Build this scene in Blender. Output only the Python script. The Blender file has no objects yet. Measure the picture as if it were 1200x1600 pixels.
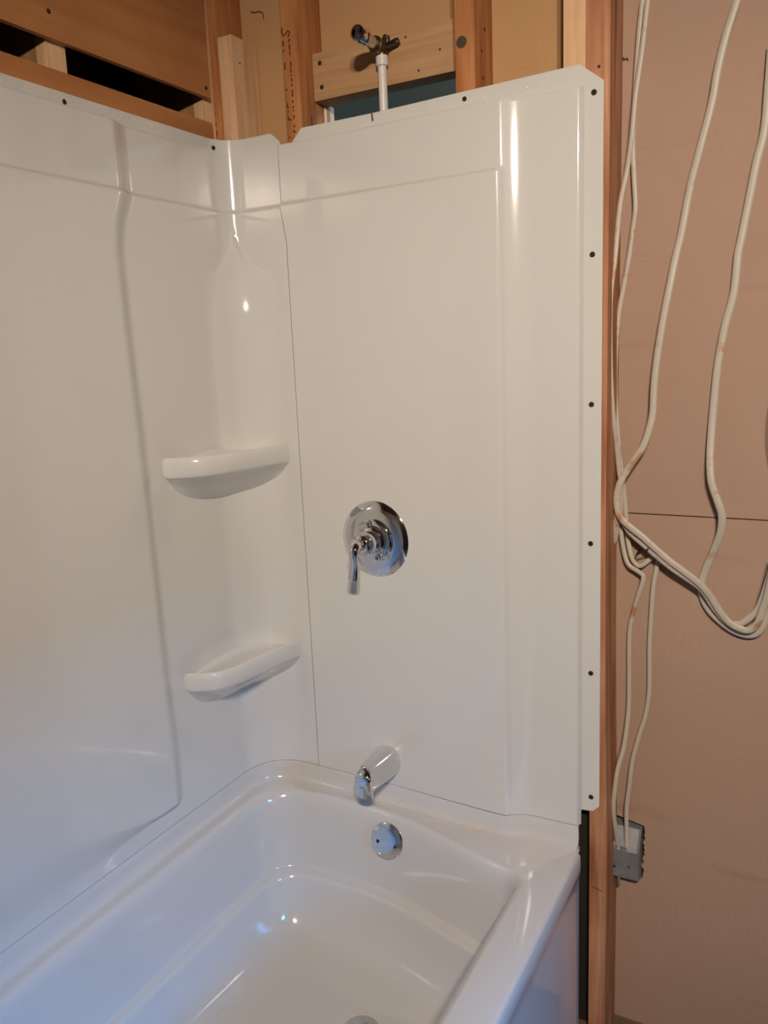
import bpy, bmesh, math, random
from mathutils import Vector, Matrix
random.seed(7)
S = bpy.context.scene
C = bpy.context.collection
R = math.radians

# ------------------------------------------------------------------ camera
def make_camera():
    cx, cy, cz = 1.13986480, -1.44189666, 1.34906782
    yaw, p, r = -0.505096360, 0.191050133, -0.0430716998
    f = Vector((math.sin(yaw)*math.cos(p), math.cos(yaw)*math.cos(p), -math.sin(p)))
    rt = Vector((math.cos(yaw), -math.sin(yaw), 0))
    up = rt.cross(f)
    c, s = math.cos(r), math.sin(r)
    r2 = rt*c + up*s; u2 = -rt*s + up*c
    cam = bpy.data.cameras.new('camera')
    cam.sensor_fit = 'VERTICAL'; cam.sensor_height = 24.0
    cam.lens = 1268.24466/1600*24.0
    cam.clip_start = 0.02; cam.clip_end = 50
    o = bpy.data.objects.new('camera', cam); C.objects.link(o)
    M = Matrix(((r2.x, u2.x, -f.x, cx), (r2.y, u2.y, -f.y, cy), (r2.z, u2.z, -f.z, cz), (0, 0, 0, 1)))
    o.matrix_world = M
    S.camera = o
make_camera()

# ------------------------------------------------------------------ world, exposure, lights
S.view_settings.view_transform = 'Standard'
S.view_settings.look = 'None'
S.view_settings.gamma = 1.0
S.view_settings.use_curve_mapping = False
S.view_settings.exposure = 0.0
W = bpy.data.worlds.new('world'); S.world = W
W.use_nodes = True
W.node_tree.nodes['Background'].inputs[0].default_value = (0.45, 0.62, 1.0, 1)
W.node_tree.nodes['Background'].inputs[1].default_value = 0.25

BULB_POWER = 108.0
BULB_COLOR = (1.0, 0.85, 0.72)
BULBS = [(1.43, -2.12, 2.16), (1.60, -2.12, 2.16)]
WINDOW_POWER = 440.0
WINDOW_COLOR = (0.05, 0.38, 1.0)
def sky_patch():
    # the bright patch of sky outside the window in the right wall
    l = bpy.data.lights.new('sky_outside', 'AREA')
    l.shape = 'RECTANGLE'; l.size = 1.5; l.size_y = 1.35
    l.energy = WINDOW_POWER; l.color = WINDOW_COLOR
    o = bpy.data.objects.new('sky_outside', l); C.objects.link(o)
    o.location = (4.6, -1.30, 2.60)
    d = Vector((0.0, -.85, .3)) - o.location
    o.rotation_euler = d.to_track_quat('-Z', 'Y').to_euler()
sky_patch()
l2 = bpy.data.lights.new('next_room_fill', 'POINT'); l2.energy = 10.0; l2.color = (1.0, 0.95, 0.9); l2.shadow_soft_size = .1  # added unseen lamp that brightens the turquoise wall behind the cut-out
o = bpy.data.objects.new('next_room_fill', l2); C.objects.link(o); o.location = (1.1, 0.55, 2.25)

# ------------------------------------------------------------------ materials
def newmat(name):
    m = bpy.data.materials.new(name); m.use_nodes = True
    nt = m.node_tree; b = nt.nodes['Principled BSDF']
    return m, nt, b
def N(nt, t, **kw):
    n = nt.nodes.new(t)
    for k, v in kw.items(): setattr(n, k, v)
    return n
def ramp(nt, fac, stops):
    r = N(nt, 'ShaderNodeValToRGB'); e = r.color_ramp.elements
    e[0].position, e[0].color = stops[0][0], (*stops[0][1], 1)
    e[1].position, e[1].color = stops[-1][0], (*stops[-1][1], 1)
    for p, c in stops[1:-1]:
        x = e.new(p); x.color = (*c, 1)
    nt.links.new(fac, r.inputs[0]); return r.outputs[0]
def noise(nt, scale, stretch=(1, 1, 1), detail=4, rough=.55, coord='Object', dist=0):
    tc = N(nt, 'ShaderNodeTexCoord'); mp = N(nt, 'ShaderNodeMapping'); mp.inputs['Scale'].default_value = stretch
    nt.links.new(tc.outputs[coord], mp.inputs[0])
    n = N(nt, 'ShaderNodeTexNoise'); n.inputs['Scale'].default_value = scale; n.inputs['Detail'].default_value = detail
    n.inputs['Roughness'].default_value = rough; n.inputs['Distortion'].default_value = dist
    nt.links.new(mp.outputs[0], n.inputs[0]); return n.outputs[0]
def bump(nt, b, h, strength=.2, dist=.002):
    bp = N(nt, 'ShaderNodeBump'); bp.inputs['Strength'].default_value = strength; bp.inputs['Distance'].default_value = dist
    nt.links.new(h, bp.inputs['Height']); nt.links.new(bp.outputs[0], b.inputs['Normal'])
def mix(nt, fac, a, b_, mode='MIX'):
    m = N(nt, 'ShaderNodeMix', data_type='RGBA', blend_type=mode)
    if isinstance(fac, float): m.inputs[0].default_value = fac
    else: nt.links.new(fac, m.inputs[0])
    for i, v in ((6, a), (7, b_)):
        if isinstance(v, tuple): m.inputs[i].default_value = (*v, 1)
        else: nt.links.new(v, m.inputs[i])
    return m.outputs[2]

def wood(name, dark, mid, light, axis='z', rough=.6, seed=0, scale=9):
    m, nt, b = newmat(name)
    st = {'z': (7, 7, .45), 'x': (.45, 7, 7), 'y': (7, .45, 7)}[axis]
    tc = N(nt, 'ShaderNodeTexCoord'); mp = N(nt, 'ShaderNodeMapping'); mp.inputs['Scale'].default_value = st
    mp.inputs['Location'].default_value = (seed*1.7, seed*.9, seed*2.3)
    nt.links.new(tc.outputs['Object'], mp.inputs[0])
    n = N(nt, 'ShaderNodeTexNoise'); n.inputs['Scale'].default_value = scale; n.inputs['Detail'].default_value = 6
    n.inputs['Distortion'].default_value = .6
    nt.links.new(mp.outputs[0], n.inputs[0])
    col = ramp(nt, n.outputs[0], [(.3, dark), (.5, mid), (.68, light)])
    n2 = noise(nt, 6, (1, 1, 1), 3)
    col = mix(nt, ramp(nt, n2, [(.35, (0, 0, 0)), (.7, (.5, .5, .5))]), col, dark)
    nt.links.new(col, b.inputs['Base Color']); b.inputs['Roughness'].default_value = rough
    b.inputs['Specular IOR Level'].default_value = .3
    bump(nt, b, n.outputs[0], .25, .001)
    return m

def white_acrylic(name, dusty=False, col=(.62, .615, .58)):
    m, nt, b = newmat(name)
    b.inputs['Roughness'].default_value = .12
    b.inputs['IOR'].default_value = 1.5
    b.inputs['Coat Weight'].default_value = .6; b.inputs['Coat Roughness'].default_value = .025
    c = mix(nt, ramp(nt, noise(nt, 5), [(.3, (0, 0, 0)), (.7, (1, 1, 1))]), col, tuple(v*.985 for v in col))
    if dusty:
        # dried dust and caulk smears lying along the back deck of the tub
        g = N(nt, 'ShaderNodeNewGeometry'); sp = N(nt, 'ShaderNodeSeparateXYZ'); nt.links.new(g.outputs['Position'], sp.inputs[0])
        def band(v, a, b0, c0, d):
            mr = N(nt, 'ShaderNodeMapRange', interpolation_type='SMOOTHSTEP'); mr.inputs[1].default_value = a; mr.inputs[2].default_value = b0
            mr2 = N(nt, 'ShaderNodeMapRange', interpolation_type='SMOOTHSTEP'); mr2.inputs[1].default_value = c0; mr2.inputs[2].default_value = d
            mr2.inputs[3].default_value = 1; mr2.inputs[4].default_value = 0
            nt.links.new(v, mr.inputs[0]); nt.links.new(v, mr2.inputs[0])
            mu = N(nt, 'ShaderNodeMath', operation='MULTIPLY'); nt.links.new(mr.outputs[0], mu.inputs[0]); nt.links.new(mr2.outputs[0], mu.inputs[1])
            return mu.outputs[0]
        ym = band(sp.outputs[1], -.115, -.05, -.018, -.004)
        zm = band(sp.outputs[2], .366, .374, .384, .394)
        xm = band(sp.outputs[0], .12, .30, .66, .75)
        mu = N(nt, 'ShaderNodeMath', operation='MULTIPLY'); nt.links.new(ym, mu.inputs[0]); nt.links.new(zm, mu.inputs[1])
        mu2 = N(nt, 'ShaderNodeMath', operation='MULTIPLY'); nt.links.new(mu.outputs[0], mu2.inputs[0]); nt.links.new(xm, mu2.inputs[1])
        nn = ramp(nt, noise(nt, 22, (.5, 2.2, 1), 5, .65), [(.40, (0, 0, 0)), (.66, (.45, .45, .45))])
        mu3 = N(nt, 'ShaderNodeMath', operation='MULTIPLY'); nt.links.new(mu2.outputs[0], mu3.inputs[0]); nt.links.new(nn, mu3.inputs[1])
        c = mix(nt, mu3.outputs[0], c, (.62, .50, .36))
        rr = N(nt, 'ShaderNodeMapRange'); rr.inputs[3].default_value = .12; rr.inputs[4].default_value = .6
        nt.links.new(mu3.outputs[0], rr.inputs[0]); nt.links.new(rr.outputs[0], b.inputs['Roughness'])
    nt.links.new(c, b.inputs['Base Color'])
    h = noise(nt, 3.2, (1, 1, 1), 1)
    bump(nt, b, h, .12, .01)
    return m

def plain(name, col, rough=.5, metal=0.0, var=.0, **kw):
    m, nt, b = newmat(name)
    b.inputs['Roughness'].default_value = rough; b.inputs['Metallic'].default_value = metal
    n = noise(nt, 40, detail=3)
    c = mix(nt, ramp(nt, n, [(.35, (0, 0, 0)), (.7, (1, 1, 1))]), col, tuple(v*(1-var) for v in col))
    nt.links.new(c, b.inputs['Base Color'])
    return m

def kraft(name, a, b_):
    m, nt, b = newmat(name)
    n = noise(nt, 2.2, (1, 1, 1.4), 4, .6)
    c = ramp(nt, n, [(.3, a), (.7, b_)])
    n3 = ramp(nt, noise(nt, 160, (1, 1, .25), 2), [(.35, (0, 0, 0)), (.7, (1, 1, 1))])
    c = mix(nt, n3, c, tuple(v*.93 for v in b_))
    # brownish scuffs running sideways
    n4 = ramp(nt, noise(nt, 9, (.35, 1, 2.2), 5, .7), [(.60, (0, 0, 0)), (.74, (.35, .35, .35))])
    c = mix(nt, n4, c, (a[0]*.62, a[1]*.55, a[2]*.5))
    nt.links.new(c, b.inputs['Base Color']); b.inputs['Roughness'].default_value = .85
    bump(nt, b, n, .3, .004)
    return m

def cable_mat(name):
    m, nt, b = newmat(name)
    c = mix(nt, ramp(nt, noise(nt, 30, (1, 1, .5), 4), [(.55, (0, 0, 0)), (.75, (.35, .35, .35))]), (.47, .42, .34), (.36, .27, .17))
    # rusty paint smears in a few places
    g = ramp(nt, noise(nt, 7, (1, 1, 1), 5, .7), [(.56, (0, 0, 0)), (.62, (.85, .85, .85))])
    c = mix(nt, g, c, (.36, .17, .06))
    nt.links.new(c, b.inputs['Base Color']); b.inputs['Roughness'].default_value = .45
    return m

M = dict(
    acrylic=white_acrylic('white_acrylic'),
    tub=white_acrylic('white_tub_acrylic', True, (.57, .555, .525)),
    chrome=plain('chrome', (.78, .78, .79), .045, 1.0),
    satin=plain('brushed_chrome', (.6, .6, .6), .22, 1.0),
    dark_steel=plain('dark_screw_steel', (.06, .055, .05), .4, .7, .3),
    recess=plain('screw_recess_black', (.008, .008, .008), .8),
    pine=wood('pale_pine', (.54, .32, .17), (.68, .43, .24), (.76, .51, .31), 'z', seed=1),
    pine_x=wood('yellow_pine_blocking', (.36, .20, .09), (.45, .265, .13), (.51, .32, .17), 'x', seed=2),
    orange=wood('orange_stud_wood', (.30, .11, .034), (.43, .175, .06), (.52, .235, .09), 'z', seed=3),
    stud_r=wood('weathered_red_stud_wood', (.24, .085, .03), (.44, .20, .10), (.58, .32, .18), 'z', seed=6, scale=6),
    brown=wood('brown_stud_wood', (.25, .12, .045), (.36, .18, .075), (.44, .24, .11), 'z', seed=4),
    ply=wood('brown_plywood', (.37, .15, .052), (.46, .198, .068), (.52, .23, .084), 'y', seed=5, scale=5),
    kraft_r=kraft('kraft_paper_drywall_back', (.35, .23, .16), (.40, .265, .19)),
    kraft_l=kraft('olive_kraft_paper', (.44, .255, .11), (.50, .29, .13)),
    turquoise=plain('turquoise_wall_paint', (.235, .28, .19), .6, 0, .05),
    paint=plain('bare_room_wall', (.14, .10, .07), .7, 0, .05),
    ceil=plain('ceiling_board', (.20, .15, .11), .8, 0, .05),
    floor=wood('floor_subfloor', (.12, .07, .045), (.16, .10, .06), (.2, .12, .08), 'x', seed=8, scale=3),
    cable=cable_mat('off_white_cable_sheath'),
    pex=plain('translucent_white_pipe', (.66, .62, .56), .3, 0, .05),
    brass=plain('dark_brass', (.10, .065, .035), .35, .8, .3),
    white_plastic=plain('white_plastic', (.75, .73, .68), .35),
    galv=plain('galvanised_steel', (.26, .26, .27), .5, .35, .3),
    black=plain('black_ink', (.012, .010, .010), .7),
    redink=plain('dark_red_brown_ink', (.07, .022, .008), .8),
    torn_and_backing=plain('torn_paper_and_dark_backing', (.07, .045, .028), .9, 0, .4),
    gap_shade=plain('painted_gap_shade', (.018, .013, .010), .9),  # shade of the apron gap put into the colour
    blackcable=plain('black_rubber', (.012, .016, .012), .5),
    bulb=None,
)
def bulb_mat():
    m, nt, b = newmat('lit_bulb_glass')
    b.inputs['Base Color'].default_value = (1, .95, .85, 1)
    b.inputs['Emission Color'].default_value = (1, .80, .55, 1)
    b.inputs['Emission Strength'].default_value = 40
    return m
M['bulb'] = bulb_mat()

# ------------------------------------------------------------------ object helpers
def props(o, label=None, cat=None, group=None, kind=None):
    if label: o['label'] = label
    if cat: o['category'] = cat
    if group: o['group'] = group
    if kind: o['kind'] = kind
    return o
def thing(name, loc, label, cat, group=None):
    o = bpy.data.objects.new(name, None); C.objects.link(o); o.location = loc
    o.empty_display_size = .05
    return props(o, label, cat, group)
def worldloc(o):
    v = Vector((0, 0, 0))
    while o is not None: v += o.location; o = o.parent
    return v
class MB:
    def __init__(s): s.v = []; s.f = []
    def add(s, vs, fs):
        k = len(s.v); s.v += [tuple(v) for v in vs]; s.f += [tuple(i+k for i in f) for f in fs]; return s
    def box(s, a, b):
        x0, y0, z0 = a; x1, y1, z1 = b
        vs = [(x0, y0, z0), (x1, y0, z0), (x1, y1, z0), (x0, y1, z0), (x0, y0, z1), (x1, y0, z1), (x1, y1, z1), (x0, y1, z1)]
        return s.add(vs, [(0, 3, 2, 1), (4, 5, 6, 7), (0, 1, 5, 4), (1, 2, 6, 5), (2, 3, 7, 6), (3, 0, 4, 7)])
    def rings(s, rings, closed=True, cap0=False, cap1=False):
        n = len(rings[0]); k = len(s.v)
        for r in rings: s.v += [tuple(p) for p in r]
        m = n if closed else n-1
        for i in range(len(rings)-1):
            for j in range(m):
                a = k+i*n+j; b = k+i*n+(j+1) % n
                s.f.append((a, b, b+n, a+n))
        if cap0: s.f.append(tuple(k+j for j in range(n))[::-1])
        if cap1: s.f.append(tuple(k+(len(rings)-1)*n+j for j in range(n)))
        return s
    def lathe(s, origin, axis, prof, n=32, cap0=True, cap1=True):
        a = Vector(axis).normalized(); t = Vector((0, 0, 1)) if abs(a.z) < .9 else Vector((1, 0, 0))
        u = a.cross(t).normalized(); w = a.cross(u)
        o = Vector(origin); rr = []
        for r, h in prof:
            rr.append([o + a*h + (u*math.cos(q)+w*math.sin(q))*r for q in [2*math.pi*i/n for i in range(n)]])
        return s.rings(rr, True, cap0, cap1)
    def tube(s, pts, rad, n=12, caps=True, ry=None, side=None):
        """sweep; rad number or list; ry thickness radius along 'side' axis."""
        P = [Vector(p) for p in pts]; rr = []
        for i, p in enumerate(P):
            t = (P[min(i+1, len(P)-1)] - P[max(i-1, 0)]).normalized()
            sd = Vector(side) if side else (Vector((0, 0, 1)) if abs(t.z) < .9 else Vector((1, 0, 0)))
            u = t.cross(sd)
            if u.length < 1e-4: u = t.cross(Vector((1, 0, 0)))
            u.normalize(); w = u.cross(t).normalized()
            r = rad[i] if isinstance(rad, (list, tuple)) else rad
            q = (ry[i] if isinstance(ry, (list, tuple)) else ry) if ry is not None else r
            rr.append([p + u*(r*math.cos(a)) + w*(q*math.sin(a)) for a in [2*math.pi*k/n for k in range(n)]])
        return s.rings(rr, True, caps, caps)
    def build(s, name, mat, parent=None, smooth=True, bevel=0, angle=38):
        off = worldloc(parent) if parent else Vector((0, 0, 0))
        if parent is None and s.v:
            xs = [v[0] for v in s.v]; ys = [v[1] for v in s.v]; zs = [v[2] for v in s.v]
            off = Vector(((min(xs)+max(xs))/2, (min(ys)+max(ys))/2, min(zs)))
        me = bpy.data.meshes.new(name)
        me.from_pydata([tuple(Vector(v)-off) for v in s.v], [], s.f)
        bm = bmesh.new(); bm.from_mesh(me)
        bmesh.ops.remove_doubles(bm, verts=bm.verts, dist=1e-6)
        bmesh.ops.recalc_face_normals(bm, faces=bm.faces)
        if bevel:
            bmesh.ops.bevel(bm, geom=[e for e in bm.edges], offset=bevel, segments=2, affect='EDGES', profile=.6)
        bm.to_mesh(me); bm.free()
        if smooth:
            me.shade_smooth(); me.set_sharp_from_angle(angle=R(angle))
        me.materials.append(mat)
        o = bpy.data.objects.new(name, me); C.objects.link(o)
        if parent: o.parent = parent
        else: o.location = off
        return o
def catmull(P, n=6):
    P = [Vector(p) for p in P]; out = []
    for i in range(len(P)-1):
        p0 = P[max(i-1, 0)]; p1 = P[i]; p2 = P[i+1]; p3 = P[min(i+2, len(P)-1)]
        for k in range(n):
            t = k/n
            out.append(.5*((2*p1) + (-p0+p2)*t + (2*p0-5*p1+4*p2-p3)*t*t + (-p0+3*p1-3*p2+p3)*t**3))
    out.append(P[-1]); return out
def sm(t):
    t = max(0.0, min(1.0, t)); return t*t*(3-2*t)
def interp(x, xs, ys):
    if x <= xs[0]: return ys[0]
    for i in range(len(xs)-1):
        if x <= xs[i+1]:
            t = (x-xs[i])/(xs[i+1]-xs[i]); return ys[i]+(ys[i+1]-ys[i])*t
    return ys[-1]
def struct(mb, name, mat, **k):
    o = mb.build(name, mat, None, **k); o['kind'] = 'structure'; return o
def poly_plate(name, outline, holes, y0, y1, mat):
    """a plate in the xz plane between y0 (front) and y1, with holes; real thickness"""
    bm = bmesh.new(); loops = [outline]+holes; edges = []
    for lp in loops:
        vs = [bm.verts.new((x, y0, z)) for x, z in lp]
        for i in range(len(vs)): edges.append(bm.edges.new((vs[i], vs[(i+1) % len(vs)])))
    bmesh.ops.triangle_fill(bm, edges=edges, use_beauty=True, use_dissolve=False)
    r = bmesh.ops.extrude_face_region(bm, geom=list(bm.faces))
    for v in r['geom']:
        if isinstance(v, bmesh.types.BMVert): v.co.y = y1
    bmesh.ops.recalc_face_normals(bm, faces=bm.faces)
    me = bpy.data.meshes.new(name); bm.to_mesh(me); bm.free(); me.materials.append(mat)
    o = bpy.data.objects.new(name, me); C.objects.link(o); o['kind'] = 'structure'
    return o

# ------------------------------------------------------------------ the room
ZC = 2.45
WALL_Y = .101
struct(MB().box((-.5, -2.45, -.13), (2.45, 1.1, -.07)), 'floor', M['floor'], smooth=False)
struct(MB().box((-.5, -2.45, ZC), (2.45, 1.1, ZC+.08)), 'ceiling', M['ceil'], smooth=False)
struct(MB().box((-.5, -2.45, -.07), (2.45, -2.35, ZC)), 'wall_near', M['paint'], smooth=False)
# right wall with a window opening
wy0, wy1, wz0, wz1 = -1.60, -.74, .55, 1.46
mb = MB().box((2.3, -2.35, -.07), (2.4, wy0, ZC)).box((2.3, wy1, -.07), (2.4, WALL_Y, ZC)).box((2.3, wy0, -.07), (2.4, wy1, wz0)).box((2.3, wy0, wz1), (2.4, wy1, ZC))
struct(mb, 'wall_right', M['paint'], smooth=False)
wf = MB()
for a, b in (((2.28, wy0-.05, wz0-.05), (2.42, wy0, wz1+.05)), ((2.28, wy1, wz0-.05), (2.42, wy1+.05, wz1+.05)),
             ((2.28, wy0, wz0-.05), (2.42, wy1, wz0)), ((2.28, wy0, wz1), (2.42, wy1, wz1+.05))): wf.box(a, b)
struct(wf, 'window_1', M['white_plastic'], smooth=False)
# the stud bay backing: back of the next room's drywall, two sheets with a joint, a cut-out behind the blocking, a cut-out for the box
rng = random.Random(3)
ZJ = 1.034
jag = []
z = .272
while z < .385:
    jag.append((.857 + rng.uniform(-.004, .003), z)); z += .0055
hole_box = [(.790, .270), (.835, .262)] + jag + [(.856, .392), (.790, .405)]
poly_plate('wall_end', [(-.45, -.07), (2.3, -.07), (2.3, ZJ), (-.45, ZJ)], [hole_box], WALL_Y, WALL_Y+.0125, M['kraft_r'])
poly_plate('wall_end', [(-.45, ZJ+.0025), (.774, ZJ+.0025), (.774, ZC), (-.45, ZC)], [[(.186, 1.60), (.500, 1.60), (.500, 1.862), (.193, 1.862)]], WALL_Y, WALL_Y+.0125, M['kraft_l'])
poly_plate('wall_end', [(.775, ZJ+.0025), (2.3, ZJ+.0025), (2.3, ZC), (.775, ZC)], [], WALL_Y, WALL_Y+.0125, M['kraft_r'])
struct(MB().box((.75, WALL_Y+.030, .22), (.90, WALL_Y+.034, .45)), 'box_light_stop', M['torn_and_backing'], smooth=False)  # added dark backing, hides next-room light showing through the box hole
struct(MB().box((.75, WALL_Y+.0126, .22), (.78, WALL_Y+.030, .45)).box((.87, WALL_Y+.0126, .22), (.90, WALL_Y+.030, .45)).box((.78, WALL_Y+.0126, .41), (.87, WALL_Y+.030, .45)).box((.78, WALL_Y+.0126, .22), (.87, WALL_Y+.030, .255)), 'box_light_stop_sides', M['torn_and_backing'], smooth=False)  # added side strips closing the backing off from that light
# paper strip along the sheet joint keeps light from leaking through
struct(MB().box((-.45, WALL_Y+.0126, ZJ-.05), (2.3, WALL_Y+.015, ZJ+.05)), 'trim_1', M['torn_and_backing'], smooth=False)
# next room
struct(MB().box((-.45, 1.0, -.07), (2.3, 1.05, ZC)), 'wall_next_room', M['turquoise'], smooth=False)
struct(MB().box((.186, WALL_Y-.004, 1.60), (.1915, WALL_Y+.03, 1.862)), 'trim_2', M['white_plastic'], smooth=False)
# outer sheathing behind the long wall
struct(MB().box((-.36, -2.35, -.07), (-.34, WALL_Y, ZC)), 'wall_left', M['brown'], smooth=False)

# ------------------------------------------------------------------ timber of the long wall
def board(name, a, b, mat, label, cat, bevel=.0015, group=None):
    th = thing(name, ((a[0]+b[0])/2, (a[1]+b[1])/2, a[2]), label, cat, group)
    MB().box(a, b).build('timber', mat, th, bevel=bevel)
    return th
def nail(parent, p, axis, r=.0035, mat='dark_steel', name='nail'):
    return MB().lathe(p, axis, [(r, -.006), (r, .0006), (r*.7, .0012)], 12).build(name, M[mat], parent)
def strokes(parent, S_, y, rad, mat, name='stamped_mark', axis='y'):
    mb = MB()
    for s in S_:
        pts = [(p[0], y, p[2]) for p in s] if axis == 'y' else s
        mb.tube(pts, rad, 6, ry=.0003, side=(0, 1, 0) if axis == 'y' else (1, 0, 0))
    return mb.build(name, M[mat], parent)

t = board('plywood_panel', (-.024, -2.3, 1.881), (-.012, -.019, ZC), M['ply'], 'large brown plywood panel above the dark gap at upper left', 'wood panel')
for y, z in ((-.414, 1.921), (-.031, 1.898)): nail(t, (-.012, y, z), (1, 0, 0), .004)
t = board('wood_board', (-.026, -2.3, 1.60), (-.012, -.019, 1.834), M['ply'], 'long brown board just above the left flange, below the dark gap', 'wood board')
board('furring_strip', (-.050, -.416, -.07), (-.027, -.374, ZC), M['pine'], 'pale vertical strip seen inside the dark gap, nearer the left edge', 'wood strip')
board('furring_strip', (-.050, -.029, -.07), (-.027, .010, ZC), M['pine'], 'pale vertical strip seen inside the dark gap, beside the corner', 'wood strip')
board('wall_stud', (-.200, -.416, -.07), (-.0505, -.374, ZC), M['brown'], 'brown stud behind the pale strip at the left of the dark gap', 'wood stud')
board('wall_stud', (-.200, -.029, -.07), (-.0505, .010, ZC), M['brown'], 'brown stud behind the pale strip at the corner end of the dark gap', 'wood stud')

# ------------------------------------------------------------------ studs of the plumbing wall
ST_A = [[(0.1534, 0.0112, 1.9888), (0.152, 0.0112, 1.981), (0.1553, 0.0112, 1.9735), (0.1617, 0.0112, 1.9767), (0.1665, 0.0112, 1.9803), (0.1709, 0.0112, 1.9771), (0.169, 0.0112, 1.9729), (0.1657, 0.0112, 1.9702)], [(0.1546, 0.0112, 1.9649), (0.1538, 0.0112, 1.9553)], [(0.1541, 0.0112, 1.9494), (0.1529, 0.0112, 1.9438)], [(0.1692, 0.0112, 1.966), (0.1672, 0.0112, 1.9595)], [(0.1684, 0.0112, 1.9558), (0.1684, 0.0112, 1.9454)], [(0.169, 0.0112, 1.943), (0.1677, 0.0112, 1.9363)], [(0.1552, 0.0112, 1.9248), (0.155, 0.0112, 1.9119)], [(0.1683, 0.0112, 1.9246), (0.1701, 0.0112, 1.9184), (0.1674, 0.0112, 1.9131)], [(0.168, 0.0112, 1.9107), (0.1698, 0.0112, 1.9045)], [(0.1688, 0.0112, 1.9012), (0.1677, 0.0112, 1.8979)], [(0.169, 0.0112, 1.8941), (0.1693, 0.0112, 1.8882)], [(0.169, 0.0112, 1.8847), (0.1678, 0.0112, 1.8791)], [(0.1553, 0.0112, 1.8778), (0.1557, 0.0112, 1.873)], [(0.1696, 0.0112, 1.8729), (0.1683, 0.0112, 1.8649)], [(0.1691, 0.0112, 1.8659), (0.1679, 0.0112, 1.8602)], [(0.169, 0.0112, 1.8541), (0.1685, 0.0112, 1.8483)], [(0.1563, 0.0112, 1.8504), (0.1552, 0.0112, 1.8459), (0.1571, 0.0112, 1.8408)], [(0.1689, 0.0112, 1.8435), (0.1686, 0.0112, 1.8388)], [(0.1691, 0.0112, 1.8364), (0.1689, 0.0112, 1.8328)], [(0.1559, 0.0112, 1.8362), (0.1565, 0.0112, 1.8337)], [(0.1551, 0.0112, 1.8256), (0.1562, 0.0112, 1.8195), (0.1631, 0.0112, 1.8183)], [(0.1677, 0.0112, 1.8271), (0.1704, 0.0112, 1.8231), (0.1686, 0.0112, 1.8186)], [(0.17, 0.0112, 1.8077), (0.1681, 0.0112, 1.8032)], [(0.1662, 0.0112, 1.7987), (0.1705, 0.0112, 1.7932)], [(0.1561, 0.0112, 1.7883), (0.1558, 0.0112, 1.7847)]]
ST_B = [[(-0.0341, 0.0112, 2.075), (-0.0337, 0.0112, 2.063)], [(-0.0334, 0.0112, 2.0581), (-0.0325, 0.0112, 2.0423)], [(-0.0328, 0.0112, 2.0399), (-0.0331, 0.0112, 2.0219)], [(-0.0331, 0.0112, 2.0134), (-0.032, 0.0112, 1.9998)], [(-0.0314, 0.0112, 1.9973), (-0.0311, 0.0112, 1.9765)], [(-0.0314, 0.0112, 1.9741), (-0.0302, 0.0112, 1.953)], [(-0.0312, 0.0112, 1.9434), (-0.0303, 0.0112, 1.9358)], [(-0.0312, 0.0112, 1.9274), (-0.0308, 0.0112, 1.9149)], [(-0.0308, 0.0112, 1.8988), (-0.0306, 0.0112, 1.8925)], [(-0.0298, 0.0112, 1.8837), (-0.0297, 0.0112, 1.8762)], [(-0.0293, 0.0112, 1.8636), (-0.0292, 0.0112, 1.8561)], [(-0.0294, 0.0112, 1.8461), (-0.0286, 0.0112, 1.8371)], [(-0.028, 0.0112, 1.8269), (-0.0284, 0.0112, 1.8144)]]
SY, SB = .0125, WALL_Y-.0005
t = board('wall_stud', (-.048, SY, -.07), (-.0102, SB, ZC), M['orange'], 'orange corner stud with dark marks down its left edge, beside the plywood panel', 'wood stud')
strokes(t, ST_B, SY-.0002, .0015, 'redink')
t = board('wood_block', (-.0095, SY, 1.50), (.0275, SB-.004, 2.004), M['pine'], 'short pale upright block ending below the top, next to the corner stud', 'wood block', .002)
for p in ((.0275, .035, 1.955),): nail(t, p, (1, 0, 0), .002)
t = board('wall_stud', (.151, SY, -.07), (.1885, SB, ZC), M['orange'], 'orange stud with dark stamped lettering, left of the shower pipe', 'wood stud')
strokes(t, ST_A, SY-.0002, .0016, 'redink')
strokes(t, [[(.1888, .048, 1.826), (.1888, .047, 1.80)]], 0, .0014, 'black', 'pen_mark', 'x')
t = board('wall_stud', (.520, SY, -.07), (.558, SB, ZC), M['orange'], 'orange stud with a dark knot, right of the shower pipe', 'wood stud')
MB().lathe((.533, SY+.001, 1.886), (0, -1, 0), [(.0105, 0), (.0100, .0012), (.006, .0017)], 18).build('knot', M['torn_and_backing'], t)
for p in ((.558, .061, 1.916), (.558, .046, 1.876), (.558, .05, 1.832)): nail(t, p, (1, 0, 0), .003)
board('wall_stud', (.716, SY, .46), (.7538, SB, ZC), M['pine'], 'pale new stud rising above the right end of the surround', 'wood stud')
t = thing('wall_stud', (.775, .05, -.07), 'tall orange stud along the right edge of the surround, beside the cables', 'wood stud')
mb = MB(); rr = []
for i in range(61):
    z = -.07+(ZC+.07)*i/60
    a0 = .7545+.0140*sm((1.0-z)/.62); a1 = .7945+.0080*sm((1.0-z)/.75)
    rr.append([(a0, SY, z), (a1, SY, z), (a1, SB, z), (a0, SB, z)])
mb.rings(rr, True, True, True).build('timber', M['stud_r'], t, angle=30)
for z in (1.80, 1.70): nail(t, (.776, SY, z), (0, -1, 0), .0025)
strokes(t, [[(.776, 0, .2875), (.7935, 0, .2835)]], SY-.0003, .0008, 'black', 'saw_mark')
board('wood_block', (.700, .055, -.07), (.7655, SB, .452), M['gap_shade'], 'added near-black block painting the shade in the narrow gap between tub apron and orange stud', 'wood block')  # added block, coloured near-black to paint the shade inside this gap
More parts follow.
